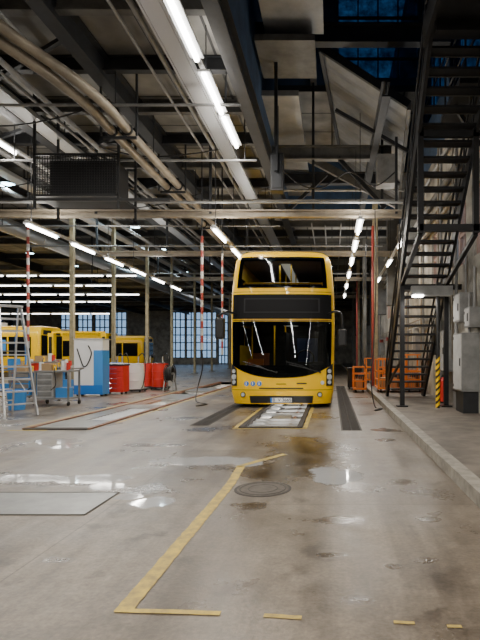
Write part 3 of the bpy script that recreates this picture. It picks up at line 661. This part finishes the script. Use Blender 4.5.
b=B(); b.box(0,.32,0,.3,0,.95,'black'); b.box(.03,.29,-.02,0,.05,.9,'steel'); b.bar((.16,.15,.95),(.16,.15,2.2),.05,.05,'black'); b.obj('suspended_loudspeaker',loc=(-1.55,12.6,5.45),bevel=.03)
# ---------------------------------------------------------------- left equipment
b=B(); H=2.35
def ladder_side(b,x0,x1,yb,yt,m='alu'):
    for s,t in((x0,x0+.10),(x1,x1-.10)): b.bar((s,yb,0),(t,yt,H),.03,.07,m)
    for i in range(1,9):
        t=i/9; xa=x0+.1*t; xb=x1-.1*t; y=yb+(yt-yb)*t; b.bar((xa,y,H*t),(xb,y,H*t),.08 if yb<0 else .03,.03,m)
ladder_side(b,0,.62,-.65,-.03); ladder_side(b,.03,.59,.65,.03); b.box(.08,.54,-.12,.12,H,H+.04,'alu')
b.bar((.05,-.45,.75),(.05,.45,.75),.015,.02,'alu'); b.bar((.57,-.45,.75),(.57,.45,.75),.015,.02,'alu')
b.obj('stepladder',loc=(-7.25,10.7,0),rot=.9)
def trolley(x,y,m,m2,sx=.9,sy=.55,h=.9,rot=0,name='tool_trolley'):
    b=B()
    for a in(0,sx):
        for c in(0,sy): b.bar((a,c,.1),(a,c,h),.04,.04,m2); b.cyl((a-.02,c,.05),(a+.02,c,.05),.05,'rubber')
    b.box(0,sx,0,sy,h-.04,h,m2); b.box(0,sx,0,sy,.16,.2,m2); b.box(.03,sx*.5,.03,sy-.03,.2,h-.05,m)
    for i in range(4): b.box(.05,sx*.5-.02,.015,.03,.24+i*.15,.35+i*.15,'grey')
    b.box(sx*.55,sx*.9,.1,.4,.2,.45,'lblue'); b.box(.1,.35,.1,.35,h,h+.18,'card'); b.cyl((sx*.7,.25,h),(sx*.7,.25,h+.25),.06,'white'); b.cyl((sx*.85,.25,h),(sx*.85,.25,h+.2),.05,'red'); b.cyl((sx*.5,.15,h),(sx*.5,.15,h+.15),.04,'yel')
    b.path([(sx*.4,.4,h),(sx*.45,.3,h+.12),(sx*.6,-.03,h+.02),(sx*.65,-.05,h-.35),(sx*.5,-.05,h-.5)],.012,'black',6,sub=5)
    b.bar((sx+.12,0,h+.05),(sx+.12,sy,h+.05),.03,.03,m2); b.bar((sx,0,h),(sx+.12,0,h+.05),.03,.03,m2); b.bar((sx,sy,h),(sx+.12,sy,h+.05),.03,.03,m2)
    b.obj(name,loc=(x,y,0),rot=rot)
trolley(-7.6,12.8,'lgrey','grey',.85); trolley(-8.75,13.6,'lblue','grey',1,.6,.85); trolley(-10.1,13.0,'orange','grey',.8); trolley(-9.2,15.2,'red','grey',.7,.5,1.1)
trolley(-9.8,17,'lblue','lgrey'); trolley(-11.3,17.5,'red','grey'); trolley(-9.3,12.2,'yel','steel',.7,.5,.8); trolley(-11.6,19.5,'yel','lgrey')
b=B(); b.cyl((0,0,0),(0,0,.45),.17,'lblue',20,.21); b.tor((0,0,.45),.21,.015,'blueP'); b.path([(-.21,0,.43),(0,0,.7),(.21,0,.43)],.008,'galv',6,sub=6); b.obj('blue_bucket',loc=(-7.5,11.9,0))
b=B()
for k in range(3): b.tor((0,0,.13+.26*k),.36,.13,'rubber','Z')
b.obj('tyre_stack',loc=(-10.3,19.2,0))
b=B(); b.box(0,.9,0,.45,.06,1.78,'white'); b.box(.62,.905,-.012,.46,.06,1.45,'lblue'); b.box(0,.9,-.014,.0,.06,.35,'blueP'); b.box(.05,.12,.05,.12,0,.06,'black'); b.box(.8,.87,.05,.12,0,.06,'black'); b.box(.05,.12,.33,.4,0,.06,'black'); b.box(.8,.87,.33,.4,0,.06,'black')
b.path([(.1,-.015,1.5),(.2,-.015,1.2),(.3,-.015,.95),(.42,-.015,1.0),(.55,-.015,1.35),(.45,-.015,1.6)],.018,'black',6,sub=6); b.box(-.02,.92,-.02,.47,1.78,1.82,'lgrey')
b.obj('white_blue_service_cabinet',loc=(-8.1,15.7,0))
b=B(); b.box(0,.7,0,.5,.08,.95,'red'); 
for i in range(5): b.box(.04,.66,-.015,0,.12+i*.16,.25+i*.16,'red'); b.box(.2,.5,-.03,-.015,.2+i*.16,.215+i*.16,'chrome')
b.box(-.02,.72,-.02,.52,.95,1.0,'black'); 
for a in(.08,.62):
    for c in(.08,.42): b.cyl((a-.02,c,.05),(a+.02,c,.05),.05,'rubber'); b.bar((a,c,.05),(a,c,.09),.03,.03,'grey')
b.obj('red_tool_chest',loc=(-7.55,16.4,0),bevel=.006)
def drum(x,y,m,top):
    b=B(); b.cyl((0,0,.1),(0,0,.98),.29,m,28); 
    for z in(.12,.4,.68,.97): b.tor((0,0,z),.29,.014,m)
    b.cyl((0,0,.98),(0,0,1.0),.26,top,24); b.cyl((.1,0,1),(.1,0,1.25),.03,'galv'); b.path([(.1,0,1.25),(.3,-.1,1.35),(.42,-.2,.9),(.35,-.2,.3),(.3,-.3,.12)],.015,'black',8,sub=5)
    b.box(-.3,.3,-.3,.3,.05,.1,'steel')
    for a in(-.24,.24):
        for c in(-.24,.24): b.cyl((a-.02,c,.03),(a+.02,c,.03),.03,'rubber')
    b.obj('oil_drum',loc=(x,y,0))
drum(-6.95,17.7,'white','lgrey'); drum(-7.9,18.6,'white','lgrey'); drum(-7.15,19.4,'red','steel'); drum(-6.5,18.9,'red','black'); drum(-8.6,19.8,'white','blueP')
b=B()
for s in(-.12,.12): b.tor((s,0,.62),.3,.02,'steel','X')
for k in range(4): b.tor((-.09+.06*k,0,.62),.22,.035,'rubber','X')
b.cyl((-.15,0,.62),(.15,0,.62),.04,'grey')
for s in(-.16,.16): b.bar((s,0,.62),(s,-.25,0),.04,.04,'grey'); b.bar((s,0,.62),(s,.25,0),.04,.04,'grey')
b.obj('hose_reel',loc=(-5.9,18.2,0))
b=B()
for z in(0.15,.8,1.4): b.box(0,2.2,0,.5,z,z+.04,'grey')
for a in(0,1.1,2.2):
    for c in(0,.5): b.bar((a,c,0),(a,c,1.9),.04,.04,'lblue')
for i in range(9):
    z=random.choice((.19,.84,1.44)); a=.05+.23*i; b.box(a,a+.2,.08,.4,z,z+random.uniform(.15,.35),random.choice(('card','white','red','lblue','yel')))
b.obj('storage_shelf',loc=(-12,15.5,0))
b=B(); 
for x in(0,2.2,4.4,6.6): b.bar((x,0,0),(x,0,1.05),.05,.05,'yel')
for z in(.55,1.05): b.bar((0,0,z),(6.6,0,z),.04,.04,'yel')
b.obj('yellow_guard_rail',loc=(-17.5,22.5,0))
b=B()
for x in(0,2.9):
    b.box(x-.15,x+.15,-.15,.15,.05,2.5,'yel'); b.box(x-.3,x+.3,-.3,.3,0,.05,'steel'); b.box(x-.08,x+.08,-.17,-.15,.2,2.3,'black')
    d=1 if x==0 else -1
    b.bar((x,0,.45),(x+d*1.0,-.6,.45),.12,.1,'yel'); b.bar((x,0,.45),(x+d*1.0,.6,.45),.12,.1,'yel')
b.box(0,2.9,-.06,.06,2.5,2.6,'yel'); b.obj('two_post_lift',loc=(-15.4,27.5,0))
